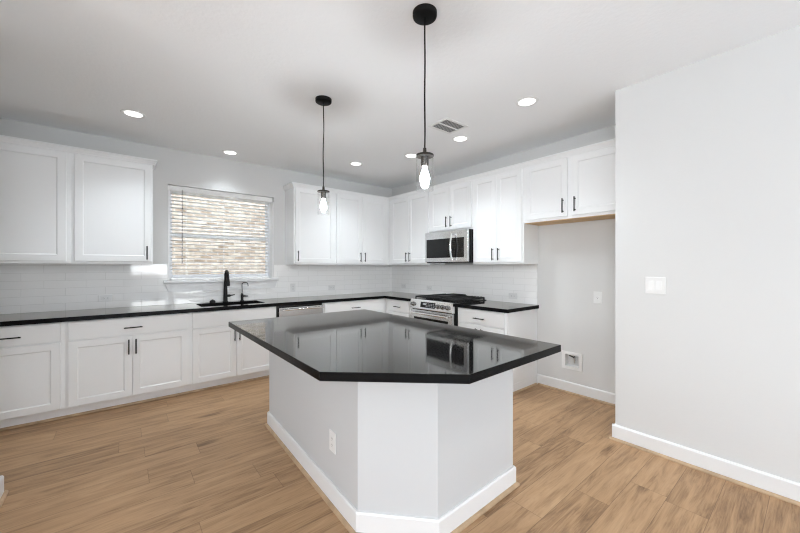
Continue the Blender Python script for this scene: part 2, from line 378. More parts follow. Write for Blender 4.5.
run('baseboard_left', 'y', -4.297, 1, -2.59, -1.738, bb_profile(1.3), M_TRIM)
run('trim_4', 'y', -4.297, 1, -2.59, -1.722, shoe_profile(1, 0.0183), M_SHOE)
run('baseboard_left_return', 'x', -1.757, 1, LX + 0.002, -4.297, bb_profile(1.3), M_TRIM)

# kitchen window: frame, two sashes, panes, stool and apron
x0, x1, z0, z1 = WIN
wn = thing('window_1', None, None, ((x0 + x1) / 2, 0, z0)); wn['kind'] = 'structure'
cx = (x0 + x1) / 2
bm = bmesh.new(); sash(bm, 'x', 0.135, 0.215, x0 - cx, x1 - cx, 0.0145, z1 - z0, 0.026); obj('window_frame', bm, M_VINYL, wn)
bm = bmesh.new()
for a, b in ((x0 - cx + 0.0005, x0 - cx + 0.018), (x1 - cx - 0.018, x1 - cx - 0.0005)): box(bm, a, b, 0.002, 0.1345, 0.0145, z1 - z0 - 0.064, 0.002)
obj('window_jamb', bm, M_TRIM, wn)
mid = 1.748 - z0
bm = bmesh.new(); sash(bm, 'x', 0.15, 0.175, x0 - cx + .026, x1 - cx - .026, 0.0405, mid + 0.022, 0.034); lo = obj('window_sash', bm, M_VINYL, wn)
bm = bmesh.new(); box(bm, x0 - cx + .058, x1 - cx - .058, 0.160, 0.164, 0.072, mid - 0.012); obj('window_pane', bm, M_PANE, lo)
bm = bmesh.new(); sash(bm, 'x', 0.178, 0.202, x0 - cx + .026, x1 - cx - .026, mid - 0.022, z1 - z0 - 0.026, 0.034); up = obj('window_sash', bm, M_VINYL, wn)
bm = bmesh.new(); box(bm, x0 - cx + .058, x1 - cx - .058, 0.188, 0.192, mid + 0.012, z1 - z0 - 0.058); obj('window_pane', bm, M_PANE, up)
bm = bmesh.new(); box(bm, x0 - cx - 0.045, x1 - cx + 0.055, -0.048, -0.0005, -0.022, 0.014, 0.004); box(bm, x0 - cx + .001, x1 - cx - .001, -0.01, 0.135, 0.0005, 0.014); obj('window_sill', bm, M_TRIM, wn)
bm = bmesh.new()
A = [(x0 - cx - 0.03, -0.022), (x1 - cx + 0.04, -0.022), (x1 - cx + 0.005, -0.125), (x0 - cx + 0.005, -0.125)]
f0 = [bm.verts.new((x, -0.024, z)) for x, z in A]; f1 = [bm.verts.new((x, -0.0085, z)) for x, z in A]
bm.faces.new(f0); bm.faces.new(f1[::-1])
for i in range(4): bm.faces.new((f0[i], f1[i], f1[(i + 1) % 4], f0[(i + 1) % 4]))
obj('window_apron', bm, M_TRIM, wn)

# tiled backsplash
bm = bmesh.new()
for a, b, c, d in ((LX + 0.001, x0 - 0.05, 0.9145, 1.384), (x0 - 0.05, x1 + 0.06, 0.9145, 1.055), (x1 + 0.06, -0.0085, 0.9145, 1.384), (x0 - 0.05, x0 - 0.034, 1.055, 1.384), (x1 + 0.045, x1 + 0.06, 1.055, 1.384)):
    box(bm, a, b, -0.008, -0.0003, c, d)
for a, b in ((x0 - 0.034, x0 - 0.0005), (x1 + 0.0005, x1 + 0.045)): box(bm, a, b, -0.008, -0.0003, 1.202, 1.384)
box(bm, x0 - 0.034, x1 + 0.045, -0.008, -0.0003, 1.055, 1.16)
tag(obj('tile_backsplash', bm, M_TILE_X), 'white glossy subway tile backsplash around and below the window', 'backsplash')
bm = bmesh.new(); box(bm, -0.008, -0.0003, -2.745, -0.0003, 0.9145, 1.384)
tag(obj('tile_backsplash', bm, M_TILE_Y), 'white glossy subway tile backsplash behind the gas range', 'backsplash')

# neighbouring house seen through the blind
bm = bmesh.new(); box(bm, -9, 5, 2.9, 3.15, -0.35, 3.7)
tag(obj('brick_house_wall', bm, M_BRICK), 'tan brick wall of the house next door seen through the window blind', 'brick wall')
bm = bmesh.new(); box(bm, -9, 5, 0.25, 2.9, -0.47, -0.35); struct('ground', bm, M_GROUND)

# ---------------------------------------------------------------- cabinets
RAIL = 0.058
def shaker(bm, x0, x1, z0, z1, yb, th=0.019, rail=RAIL, dep=0.008):
    """five-piece door: back at y=yb, front at yb-th"""
    yf = yb - th; e = 0.0015
    def loop(i, y): return [bm.verts.new(p) for p in ((x0 + i, y, z0 + i), (x1 - i, y, z0 + i), (x1 - i, y, z1 - i), (x0 + i, y, z1 - i))]
    L = [loop(0, yb), loop(0, yf + e), loop(e, yf), loop(rail, yf), loop(rail + 0.003, yf + 0.0035), loop(rail + 0.009, yf + dep)]
    bm.faces.new(L[0][::-1]); bm.faces.new(L[-1])
    for a, b in zip(L, L[1:]):
        for i in range(4): bm.faces.new((a[i], a[(i + 1) % 4], b[(i + 1) % 4], b[i]))

def pull(parent, x, z, vertical, yf, ln=0.142):
    bm = bmesh.new(); r = 0.0055; y = yf - 0.030
    d = Vector((0, 0, 1)) if vertical else Vector((1, 0, 0)); c = Vector((x, y, z))
    tube(bm, [c - d * ln / 2, c + d * ln / 2], r, 10)
    for s in (-1, 1):
        p = c + d * s * (ln / 2 - 0.016); tube(bm, [p, (p.x, yf + 0.0005, p.z)], 0.0045, 8)
    return obj('handle', bm, M_BLACK, parent, 40)

def cabinet(name, label, group, at, width, z0, z1, depth, doors, drawers=(), wall='back', toe=False, handle_at=(), right_panel=False, left_ext=0.0):
    """at = coordinate of the viewer's left end along the wall. Local: x runs right, wall at y=0, front at y=-depth."""
    loc, rz = ((at, 0, 0), 0.0) if wall == 'back' else ((0, at, 0), -PI / 2)
    t = thing(name, label, 'cabinet', loc, rz, group)
    fr = -(depth - 0.019)
    bm = bmesh.new(); box(bm, 0, width, fr, -0.001, z0, z1, 0.001); obj('carcass', bm, M_CAB, t)
    for i, (a, b, c, d, hx, hz) in enumerate(doors):
        bm = bmesh.new(); shaker(bm, a, b, c, d, fr - 0.0003); o = obj('door', bm, M_CAB, t)
        if hx is not None: pull(o, hx, hz, True, fr - 0.0193)
    for (a, b, c, d, h) in drawers:
        bm = bmesh.new(); box(bm, a, b, fr - 0.0193, fr - 0.0003, c, d, 0.0025, 2); o = obj('drawer_front', bm, M_CAB, t)
        if h: pull(o, (a + b) / 2, (c + d) / 2 - 0.012, False, fr - 0.0193)
    if toe:
        e = width - (0.02 if right_panel else 0)
        one_box('toe_kick', M_CAB, t, 0, e, fr + 0.062, -0.001, 0.0, z0)
        bm = bmesh.new(); extrude_profile(bm, [(fr + 0.062 - p, q) for p, q in shoe_profile(1, 0.0005)], 'x', 0, e); obj('shoe_moulding', bm, M_SHOE, t)
    return t

UZ0, UZ1 = 1.385, 2.452; UD = 0.325
DZ0, DZ1 = 1.412, 2.436
UG, BG = 'white upper wall cabinets', 'white lower base cabinets'
HZ = 1.503
# left of the window
cabinet('wall_cabinet', 'white single door upper cabinet cut off by the left picture edge', UG, LX + 0.001, 0.674, UZ0, UZ1, UD, [(0.03, 0.645, DZ0, DZ1, 0.075, HZ)])
cabinet('wall_cabinet', 'white single door upper cabinet just left of the window', UG, -4.115, 0.636, UZ0, UZ1, UD, [(0.028, 0.623, DZ0, DZ1, 0.584, HZ)])
# right of the window
cabinet('wall_cabinet', 'white single door upper cabinet just right of the window behind the far pendant', UG, -1.93, 0.627, UZ0, UZ1, UD, [(0.022, 0.606, DZ0, DZ1, 0.050, HZ)])
cabinet('wall_cabinet', 'white double door upper cabinet on window wall next to room corner', UG, -1.303, 0.996, UZ0, UZ1, UD, [(0.020, 0.463, DZ0, DZ1, 0.424, HZ), (0.467, 0.910, DZ0, DZ1, 0.506, HZ)])
# range wall
cabinet('wall_cabinet', 'white double door upper cabinet on range wall between corner and microwave', UG, -0.001, 1.280, UZ0, UZ1, UD, [(0.395, 0.828, DZ0, DZ1, 0.790, HZ), (0.832, 1.262, DZ0, DZ1, 0.870, HZ)], wall='right')
cabinet('wall_cabinet', 'short white double door cabinet directly above the microwave', UG, -1.282, 0.777, 1.832, UZ1, UD, [(0.018, 0.387, 1.858, DZ1, 0.349, 1.962), (0.391, 0.760, 1.858, DZ1, 0.429, 1.962)], wall='right')
cabinet('wall_cabinet', 'white double door upper cabinet right of microwave above short counter', UG, -2.060, 0.700, UZ0, UZ1, UD, [(0.018, 0.350, DZ0, DZ1, 0.312, HZ), (0.354, 0.682, DZ0, DZ1, 0.392, HZ)], wall='right')
fc = cabinet('wall_cabinet', 'short white two door cabinet over the empty refrigerator niche', UG, -2.761, 1.033, 1.835, UZ1, UD, [(0.026, 0.478, 1.862, DZ1, 0.440, 1.965), (0.518, 0.970, 1.862, DZ1, 0.556, 1.965)], wall='right')
o = one_box('underside', M_PLY, fc, 0.012, 1.027, -UD + 0.022, -0.003, 1.829, 1.8345); o['label'] = 'bare light wood underside'

# crown moulding on top of the upper cabinets
def crown(name, segs):
    """segs: list of plan polylines of the cabinet face; swept profile of height 0.056"""
    prof = [(0.0, 0.0), (0.010, 0.0), (0.012, 0.010), (0.028, 0.034), (0.036, 0.040), (0.036, 0.054), (0.0, 0.054)]
    bm = bmesh.new(); path, outs = segs; rings = []
    for (px, py), (ox, oy) in zip(path, outs):
        rings.append([bm.verts.new((px + ox * p, py + oy * p, UZ1 - 0.008 + q)) for p, q in prof])
    k = len(prof)
    for a, b in zip(rings, rings[1:]):
        for i in range(k): bm.faces.new((a[i], a[(i + 1) % k], b[(i + 1) % k], b[i]))
    bm.faces.new(rings[0]); bm.faces.new(rings[-1][::-1])
    return struct(name, bm, M_CAB)
F = UD - 0.0185
crown('trim_5', ([(LX + 0.001, -F), (-3.4785, -F), (-3.4785, -0.001)], [(0, -1), (1, -1), (1, 0)]))
crown('trim_6', ([(-1.9305, -0.001), (-1.9305, -F), (-F, -F), (-F, -3.793)], [(-1, 0), (-1, -1), (-1, -1), (-1, 0)]))

# base cabinets
BD = 0.605; BZ0, BZ1 = 0.10, 0.8735
CZ0, CZ1, RZ0, RZ1 = 0.108, 0.690, 0.704, 0.864
HB = 0.588
cabinet('base_cabinet', 'white base cabinet with one drawer and one door at left picture edge', BG, LX + 0.001, 0.659, BZ0, BZ1, BD, [(0.03, 0.636, CZ0, CZ1, 0.08, HB)], [(0.03, 0.636, RZ0, RZ1, True)], toe=True)
cabinet('base_cabinet', 'wide white base cabinet with one drawer over two doors left of the sink', BG, -4.130, 0.955, BZ0, BZ1, BD, [(0.024, 0.472, CZ0, CZ1, 0.446, HB), (0.475, 0.935, CZ0, CZ1, 0.501, HB)], [(0.024, 0.935, RZ0, RZ1, True)], toe=True)
t = thing('sink_cabinet', 'white two door sink base cabinet with plain false drawer front under faucet', 'cabinet', (-3.175, 0, 0), 0, BG)
bm = bmesh.new(); fr = -(BD - .019); box(bm, 0, 0.912, fr, -0.001, BZ0, 0.64, 0.001); box(bm, 0, 0.912, fr, -0.535, 0.64, BZ1); box(bm, 0, 0.09, -0.535, -0.001, 0.64, BZ1); box(bm, 0.84, 0.912, -0.535, -0.001, 0.64, BZ1); obj('carcass', bm, M_CAB, t)
for a, b, hx in ((0.02, 0.455, 0.432), (0.459, 0.890, 0.484)):
    bm = bmesh.new(); shaker(bm, a, b, CZ0, CZ1, fr - .0003); o = obj('door', bm, M_CAB, t); pull(o, hx, HB, True, fr - .0193)
one_box('false_drawer_front', M_CAB, t, 0.02, 0.890, fr - .0193, fr - .0003, RZ0, RZ1, bev=0.0025, seg=2)
one_box('toe_kick', M_CAB, t, 0, 0.912, fr + 0.062, -0.001, 0.0, BZ0)
bm = bmesh.new(); extrude_profile(bm, [(fr + 0.062 - p, q) for p, q in shoe_profile(1, 0.0005)], 'x', 0, 0.912); obj('shoe_moulding', bm, M_SHOE, t)

cabinet('base_cabinet', 'white corner base cabinet with one drawer right of the dishwasher', BG, -1.640, 1.638, BZ0, BZ1, BD, [(0.025, 0.495, CZ0, CZ1, 0.457, HB), (0.499, 0.975, CZ0, CZ1, 0.537, HB)], [(0.025, 0.975, RZ0, RZ1, True)], toe=True)
cabinet('base_cabinet', 'white narrow base cabinet with one drawer left of the gas range', BG, -0.607, 0.663, BZ0, BZ1, BD, [(0.07, 0.555, CZ0, CZ1, 0.11, HB)], [(0.07, 0.555, RZ0, RZ1, True)], wall='right', toe=True)
t = cabinet('base_cabinet', 'white end base cabinet with one drawer right of the gas range', BG, -2.052, 0.693, BZ0, BZ1, BD, [(0.016, 0.335, CZ0, CZ1, 0.300, HB), (0.339, 0.660, CZ0, CZ1, 0.375, HB)], [(0.016, 0.660, RZ0, RZ1, True)], wall='right', toe=True, right_panel=True)
one_box('end_panel', M_CAB, t, 0.6735, 0.6945, -(BD - 0.019) - 0.0005, -0.0155, 0.0, 0.0995)
bm = bmesh.new(); extrude_profile(bm, [(0.6945 + p, q) for p, q in shoe_profile(1, 0.0005)], 'y', -(BD - 0.019), -0.032); obj('shoe_moulding', bm, M_SHOE, t)

# ---------------------------------------------------------------- worktops
CT0, CT1 = 0.874, 0.914; CF = 0.635
SX0, SX1, SY0, SY1 = -3.055, -2.365, -0.515, -0.125
bm = bmesh.new()
# L-shaped slab with a sink cut-out, built from one outline with a bridged hole
def slab_with_hole(bm, outer, hole, z0, z1, bev):
    vo = [[bm.verts.new((x, y, z)) for x, y in outer] for z in (z0, z1)]; vh = [[bm.verts.new((x, y, z)) for x, y in hole] for z in (z0, z1)]
    for lay in (0, 1):
        es = []
        for ring in (vo[lay], vh[lay]):
            for i in range(len(ring)): es.append(bm.edges.new((ring[i], ring[(i + 1) % len(ring)])))
        bmesh.ops.triangle_fill(bm, edges=es, use_beauty=True)
    for ring in (vo, vh):
        k = len(ring[0])
        for i in range(k): bm.faces.new((ring[0][i], ring[0][(i + 1) % k], ring[1][(i + 1) % k], ring[1][i]))
    top = [e for e in bm.edges if all(abs(v.co.z - z1) < 1e-6 for v in e.verts) and len(e.link_faces) == 2 and any(abs(f.normal.z) < 0.5 for f in e.link_faces)]
    bmesh.ops.bevel(bm, geom=top, offset=bev, segments=2, profile=0.5, affect='EDGES')
def rrect(xa, xb, ya, yb, r, k=5):
    P = []
    for cx_, cy_, a0 in ((xb - r, yb - r, 0), (xa + r, yb - r, PI / 2), (xa + r, ya + r, PI), (xb - r, ya + r, 3 * PI / 2)):
        for i in range(k + 1): P.append((cx_ + r * math.cos(a0 + PI / 2 * i / k), cy_ + r * math.sin(a0 + PI / 2 * i / k)))
    return P
outer = [(LX + 0.001, -0.0003), (LX + 0.001, -CF), (-CF, -CF), (-CF, -1.272), (-0.0003, -1.272), (-0.0003, -0.0003)]
bm.normal_update()
slab_with_hole(bm, outer, rrect(SX0, SX1, SY0, SY1, 0.03), CT0, CT1, 0.003)
tag(stone(bm), 'long black polished stone countertop along the window wall turning the corner', 'countertop')
bm = bmesh.new(); prism(bm, [(-0.0003, -2.768), (-0.0003, -2.048), (-CF, -2.048), (-CF, -2.768)], CT0, CT1, 0.003)
tag(stone(bm), 'short black stone countertop right of the gas range', 'countertop')

# sink
t = thing('kitchen_sink', 'black undermount sink set in countertop under the window', 'sink', ((SX0 + SX1) / 2, (SY0 + SY1) / 2, 0.66))
bm = bmesh.new()
hx, hy = (SX1 - SX0) / 2 + 0.006, (SY1 - SY0) / 2 + 0.006
def ring(r_, z, e=0.0): return [bm.verts.new((x, y, z)) for x, y in rrect(-hx + e, hx - e, -hy + e, hy - e, r_)]
R = [ring(0.03, 0.02, -0.012), ring(0.03, 0.213, -0.012), ring(0.03, 0.213, 0.0), ring(0.03, 0.04, 0.012), ring(0.05, 0.025, 0.035)]
for a, b in zip(R, R[1:]):
    for i in range(len(a)): bm.faces.new((a[i], a[(i + 1) % len(a)], b[(i + 1) % len(a)], b[i]))
bm.faces.new(R[0]); bm.faces.new(R[-1])
obj('basin', bm, M_SINK, t, 40)
bm = bmesh.new(); lathe(bm, [(0.0, 0.026), (0.045, 0.026), (0.045, 0.029), (0.035, 0.029), (0.03, 0.027), (0, 0.027)], 20); obj('drain', bm, M_STEEL, t, 40)

# main faucet: tapered body, high arc, pull-down spray head, side lever
t = thing('kitchen_faucet', 'tall black pull-down faucet with tapered body and high arc', 'faucet', (-2.722, -0.072, CT1))
bm = bmesh.new(); lathe(bm, [(0, 0), (0.031, 0), (0.031, 0.006), (0.026, 0.010), (0.0245, 0.05), (0.021, 0.16), (0.0165, 0.27), (0, 0.27)], 20); obj('body', bm, M_BLACK, t, 50)
bm = bmesh.new(); P = [(0, 0, 0.265)]
for i in range(0, 13):
    a = PI * i / 12 * 0.93
    P.append((0, -0.066 + 0.066 * math.cos(a), 0.322 + 0.068 * math.sin(a)))
P.append((0, P[-1][1] - 0.002, 0.29)); tube(bm, P, [0.0165] + [0.0145] * (len(P) - 1), 14); obj('spout', bm, M_BLACK, t, 60)
bm = bmesh.new(); q = P[-1]; tube(bm, [(0, q[1], 0.300), (0, q[1] - 0.002, 0.285), (0, q[1] - 0.008, 0.215), (0, q[1] - 0.009, 0.205)], [0.0165, 0.018, 0.021, 0.018], 16); obj('spray_head', bm, M_BLACK, t, 60)
bm = bmesh.new(); tube(bm, [(0.018, 0, 0.075), (0.055, 0, 0.076)], 0.016, 14); tube(bm, [(0.048, 0, 0.077), (0.075, -0.004, 0.080), (0.108, -0.010, 0.086)], [0.010, 0.008, 0.0065], 10); obj('lever', bm, M_BLACK, t, 50)
# filtered-water tap
t = thing('water_tap', 'small black drinking water tap right of the tall faucet', 'faucet', (-2.525, -0.072, CT1))
bm = bmesh.new(); lathe(bm, [(0, 0), (0.024, 0), (0.024, 0.005), (0.0165, 0.010), (0.0165, 0.085), (0.008, 0.10), (0, 0.10)], 16); obj('body', bm, M_BLACK, t, 50)
bm = bmesh.new(); P = [(0, 0, 0.09), (0, 0, 0.20)] + [(0.028 - 0.028 * math.cos(PI * i / 10), -0.03 + 0.03 * math.cos(PI * i / 10), 0.215 + 0.026 * math.sin(PI * i / 10)) for i in range(0, 10)] + [(0.058, -0.062, 0.190)]
tube(bm, P, 0.0052, 10); obj('spout', bm, M_BLACK, t, 60)
bm = bmesh.new(); tube(bm, [(0.012, 0, 0.06), (0.03, 0, 0.062), (0.072, -0.004, 0.058)], [0.011, 0.010, 0.006], 10); obj('lever', bm, M_BLACK, t, 50)
bm = bmesh.new(); lathe(bm, [(0, 0), (0.033, 0), (0.033, 0.012), (0.028, 0.024), (0.018, 0.031), (0.010, 0.032), (0.010, 0.038), (0, 0.039)], 20)
o = tag(obj('sink_air_gap', bm, M_BLACK, None, 50), 'low black round dome cap on counter left of the tall faucet', 'cap'); o.location = (-2.868, -0.075, CT1)

# ---------------------------------------------------------------- dishwasher
t = thing('dishwasher', 'stainless steel dishwasher with bar handle between sink and corner cabinets', 'dishwasher', (-2.2615, 0, 0))
one_box('body', M_ENAMEL, t, 0, 0.620, -0.575, -0.02, 0.012, 0.868)
bm = bmesh.new(); box(bm, 0.030, 0.615, -0.612, -0.576, 0.115, 0.846, 0.006, 2); dd = obj('door', bm, M_STEEL, t)
bm = bmesh.new(); tube(bm, [(0.055, -0.645, 0.818), (0.20, -0.655, 0.822), (0.45, -0.655, 0.822), (0.600, -0.645, 0.818)], 0.0085, 12)
for x in (0.065, 0.590): tube(bm, [(x, -0.646, 0.818), (x, -0.611, 0.818)], 0.007, 10)
obj('handle', bm, M_CHROME, dd, 40)
one_box('toe_panel', M_ENAMEL, t, 0.005, 0.615, -0.556, -0.55, 0.012, 0.105)

# ---------------------------------------------------------------- gas range (local: x right along wall, front at -y)
t = thing('gas_range', 'stainless steel slide-in gas range with black grates and front knobs', 'stove', (0, -1.2765, 0), -PI / 2)
RW = 0.768
one_box('body', M_ENAMEL, t, 0.002, RW - 0.002, -0.635, -0.012, 0.03, 0.900)
for x in (0.05, RW - 0.05):
    for y in (-0.6, -0.06):
        bm = bmesh.new(); lathe(bm, [(0, 0), (0.018, 0), (0.018, 0.029), (0, 0.029)], 12, Matrix.Translation((x, y, 0))); obj('foot', bm, M_ENAMEL, t)
bm = bmesh.new(); box(bm, 0.0, RW, -0.640, -0.010, 0.9005, 0.922, 0.004, 2); obj('cooktop', bm, M_ENAMEL, t)
# slanted control panel
bm = bmesh.new(); extrude_profile(bm, [(-0.636, 0.795), (-0.676, 0.795), (-0.684, 0.803), (-0.664, 0.910), (-0.655, 0.922), (-0.641, 0.922), (-0.641, 0.899), (-0.636, 0.899)], 'x', 0.0, RW)
cp = obj('control_panel', bm, M_CHROME, t)
tilt = math.atan2(0.020, 0.107)
def panel_pt(s, out=0.0):      # point on the slanted face, s = 0..1 from bottom to top
    return (-0.684 + 0.020 * s - out * math.cos(tilt), 0.803 + 0.107 * s + out * math.sin(tilt))
bm = bmesh.new(); a = panel_pt(0.2, 0.0012); b = panel_pt(0.86, 0.0012)
extrude_profile(bm, [a, b, (b[0] + 0.002, b[1]), (a[0] + 0.002, a[1])], 'x', 0.205, 0.475); dp = obj('display_panel', bm, M_DGLASS, cp)
bm = bmesh.new()
for i in range(3):
    for j in range(5):
        s = 0.32 + 0.17 * i; x = 0.31 + 0.032 * j
        p0 = panel_pt(s, 0.0018); p1 = panel_pt(s + 0.07, 0.0018); extrude_profile(bm, [p0, p1, (p1[0] + .0005, p1[1]), (p0[0] + .0005, p0[1])], 'x', x, x + 0.018)
p0 = panel_pt(0.5, 0.0018); p1 = panel_pt(0.72, 0.0018); extrude_profile(bm, [p0, p1, (p1[0] + .0005, p1[1]), (p0[0] + .0005, p0[1])], 'x', 0.25, 0.31)
obj('display_markings', bm, M_GREY, cp)
for kx in (0.062, 0.525, 0.605, 0.690):
    bm = bmesh.new(); y, z = panel_pt(0.5)
    Mk = Matrix.Translation((kx, y, z)) @ Matrix.Rotation(PI / 2 - tilt, 4, 'X')
    lathe(bm, [(0, 0.0005), (0.030, 0.0005), (0.030, 0.006), (0.024, 0.008), (0.0225, 0.034), (0.020, 0.038), (0, 0.038)], 20, Mk)
    kb = obj('knob', bm, M_KNOB, cp, 40)
    bm = bmesh.new(); box(bm, -0.003, 0.003, -0.018, 0.018, 0.0382, 0.0395); bmesh.ops.transform(bm, matrix=Mk, verts=bm.verts); obj('pointer', bm, M_ENAMEL, kb)
bm = bmesh.new(); box(bm, 0.004, RW - 0.004, -0.672, -0.636, 0.215, 0.785, 0.006, 2); od = obj('oven_door', bm, M_STEEL, t)
one_box('oven_window', M_DGLASS, od, 0.075, RW - 0.075, -0.6745, -0.6715, 0.30, 0.690, bev=0.001)
bm = bmesh.new(); tube(bm, [(0.045, -0.722, 0.748), (RW - 0.045, -0.722, 0.748)], 0.012, 14)
for x in (0.07, RW - 0.07): tube(bm, [(x, -0.722, 0.748), (x, -0.671, 0.748)], 0.009, 10)
obj('handle', bm, M_CHROME, od, 40)
bm = bmesh.new(); box(bm, 0.004, RW - 0.004, -0.668, -0.636, 0.045, 0.205, 0.006, 2); obj('storage_drawer', bm, M_STEEL, t)
# burners
for bx, by, br in ((0.15, -0.46, 0.05), (0.15, -0.19, 0.042), (0.384, -0.32, 0.055), (0.618, -0.46, 0.045), (0.618, -0.19, 0.05)):
    bm = bmesh.new(); lathe(bm, [(0, 0.9222), (br, 0.9222), (br, 0.928), (br * 0.8, 0.930), (br * 0.8, 0.936), (br * 0.7, 0.939), (0, 0.939)], 24, Matrix.Translation((bx, by, 0))); obj('burner', bm, M_IRON, t, 40)
def grate(xa, xb):
    bm = bmesh.new(); ya, yb = -0.595, -0.035; z0, z1 = 0.938, 0.958; w = 0.014
    for x in (xa, xb - w): box(bm, x, x + w, ya, yb, z0, z1, 0.003)
    for y in (ya, (ya + yb) / 2 - w / 2, yb - w): box(bm, xa, xb, y, y + w, z0, z1, 0.003)
    for k_ in range(1, 5):
        x = xa + (xb - xa) * k_ / 5
        for y0_, y1_ in ((ya, ya + 0.15), (-0.40, -0.23), (yb - 0.15, yb)): box(bm, x - w / 2, x + w / 2, y0_, y1_, z0, z1 + 0.004, 0.003)
    for x in (xa, xb - w):
        for y in (ya, (ya + yb) / 2 - w / 2, yb - w): box(bm, x, x + w, y, y + w, 0.9222, z0 + 0.002)
    return bm
for xa, xb in ((0.012, 0.262), (0.264, 0.504), (0.506, 0.756)): obj('grate', grate(xa, xb), M_IRON, t)
bm = bmesh.new(); box(bm, 0.270, 0.498, -0.555, -0.105, 0.9585, 0.968, 0.003); 
for a in ((0.270, 0.498, -0.115, -0.105), (0.270, 0.498, -0.555, -0.545), (0.270, 0.278, -0.545, -0.115), (0.490, 0.498, -0.545, -0.115)): box(bm, a[0], a[1], a[2], a[3], 0.967, 0.980, 0.002)
g = obj('griddle', bm, M_IRON, t)

# ---------------------------------------------------------------- over-the-range microwave
t = thing('microwave_oven', 'stainless steel over-the-range microwave with dark glass door', 'microwave', (0, -1.2865, 0), -PI / 2)
MW = 0.764; MZ0, MZ1 = 1.408, 1.830
one_box('body', M_ENAMEL, t, 0.0, MW, -0.370, -0.010, MZ0, MZ1)
bm = bmesh.new(); box(bm, 0.0, MW, -0.405, -0.3705, MZ0 + 0.012, MZ1, 0.005, 2); fd = obj('front_panel', bm, M_STEEL, t)
one_box('door_glass', M_DGLASS, fd, 0.028, 0.475, -0.4075, -0.4045, MZ0 + 0.068, MZ1 - 0.098, bev=0.001)
one_box('control_strip', M_DGLASS, fd, 0.478, 0.706, -0.4075, -0.4045, MZ0 + 0.068, MZ1 - 0.098, bev=0.001)
bm = bmesh.new(); P = [(0.535, -0.440 - 0.026 * math.sin(PI * i / 10), MZ0 + 0.035 + (MZ1 - MZ0 - 0.085) * i / 10) for i in range(11)]
tube(bm, P, 0.0135, 12)
for i in (0, 10): tube(bm, [P[i], (P[i][0], -0.4045, P[i][2])], 0.010, 10)
obj('handle', bm, M_CHROME, fd, 50)
bm = bmesh.new()
for k_ in range(2): box(bm, 0.08 + 0.36 * k_, 0.32 + 0.36 * k_, -0.32, -0.20, MZ0 - 0.004, MZ0 + 0.001)
obj('grease_filter', bm, M_STEEL, t)

# ---------------------------------------------------------------- island
IB = [(-2.757, -1.838), (-2.803, -3.325), (-2.526, -3.622), (-1.846, -3.604), (-1.846, -1.838)]
t = thing('kitchen_island', 'large white kitchen island with clipped corner and white baseboard', 'island', (-2.30, -2.70, 0))
def loc_(P): return [(x + 2.30, y + 2.70) for x, y in P]
def offset_poly(P, d):
    n_ = len(P); out = []
    for i in range(n_):
        p0, p1, p2 = Vector(P[i - 1]), Vector(P[i]), Vector(P[(i + 1) % n_])
        d1 = (p1 - p0).normalized(); d2 = (p2 - p1).normalized(); n1 = Vector((d1.y, -d1.x)); n2 = Vector((d2.y, -d2.x))
        bis = (n1 + n2); bis *= d / (1 + n1.dot(n2)); out.append(tuple(p1 + bis))
    return out
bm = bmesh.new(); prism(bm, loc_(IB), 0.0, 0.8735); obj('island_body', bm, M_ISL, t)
def ring_sweep(prof):
    bm = bmesh.new(); R = []
    for d, z in prof: R.append([bm.verts.new((x + 2.30, y + 2.70, z)) for x, y in offset_poly(IB, d)])
    k_ = len(R)
    for i in range(k_):
        a, b = R[i], R[(i + 1) % k_]
        for j in range(5): bm.faces.new((a[j], a[(j + 1) % 5], b[(j + 1) % 5], b[j]))
    return bm
obj('baseboard', ring_sweep([(0.0002, 0.0), (0.014, 0.0), (0.014, BB - 0.01), (0.009, BB), (0.0002, BB)]), M_TRIM, t)
o = obj('shoe_moulding', ring_sweep([(0.0143, 0.0), (0.031, 0.0), (0.0305, 0.007), (0.027, 0.014), (0.021, 0.018), (0.0143, 0.019)]), M_SHOE, t); o['label'] = 'tan oak strip along the floor'
IT = [(-3.068, -1.800), (-3.085, -3.474), (-2.622, -3.898), (-1.795, -3.880), (-1.770, -1.812)]
bm = bmesh.new(); prism(bm, IT, CT0, CT1, 0.003)
ict = stone(bm); ict.name = 'island_countertop'
tag(ict, 'large black polished countertop with clipped corners on the white island', 'countertop')

# ---------------------------------------------------------------- window blind
bx0, bx1 = x0 + 0.034, x1 - 0.044
t = thing('window_blind', 'white horizontal slat blind hung inside the kitchen window', 'blind', (cx, 0.088, z0))
top = z1 - z0 - 0.001
bm = bmesh.new(); box(bm, x0 - cx + 0.002, x1 - cx - 0.002, -0.040, 0.030, top - 0.062, top, 0.003); obj('headrail', bm, M_BLIND, t)
bm = bmesh.new(); zz = top - 0.085; pitch = 0.0435
tl = math.radians(-11)
while zz > 0.065:
    n0 = len(bm.verts); box(bm, bx0 - cx + 0.004, bx1 - cx - 0.004, -0.025, 0.025, -0.0014, 0.0014); bm.verts.ensure_lookup_table()
    bmesh.ops.transform(bm, matrix=Matrix.Translation((0, 0, zz)) @ Matrix.Rotation(tl, 4, 'X'), verts=bm.verts[n0:]); zz -= pitch
obj('slats', bm, M_SLAT, t)
one_box('bottom_rail', M_BLIND, t, bx0 - cx + 0.004, bx1 - cx - 0.004, -0.025, 0.025, 0.0155, 0.034, bev=0.004)
for x in (-0.42, 0.0, 0.42):
    bm = bmesh.new()
    for y in (-0.0265, 0.0265): box(bm, x - 0.0012, x + 0.0012, y - 0.0006, y + 0.0006, 0.04, top - 0.06)
    obj('ladder_cord', bm, M_BLIND, t)
bm = bmesh.new(); tube(bm, [(-0.465, -0.045, top - 0.045), (-0.465, -0.046, 0.22)], 0.0045, 8); tube(bm, [(-0.465, -0.046, 0.221), (-0.465, -0.046, 0.20)], 0.006, 8)
obj('tilt_wand', bm, M_WAND, t, 40)

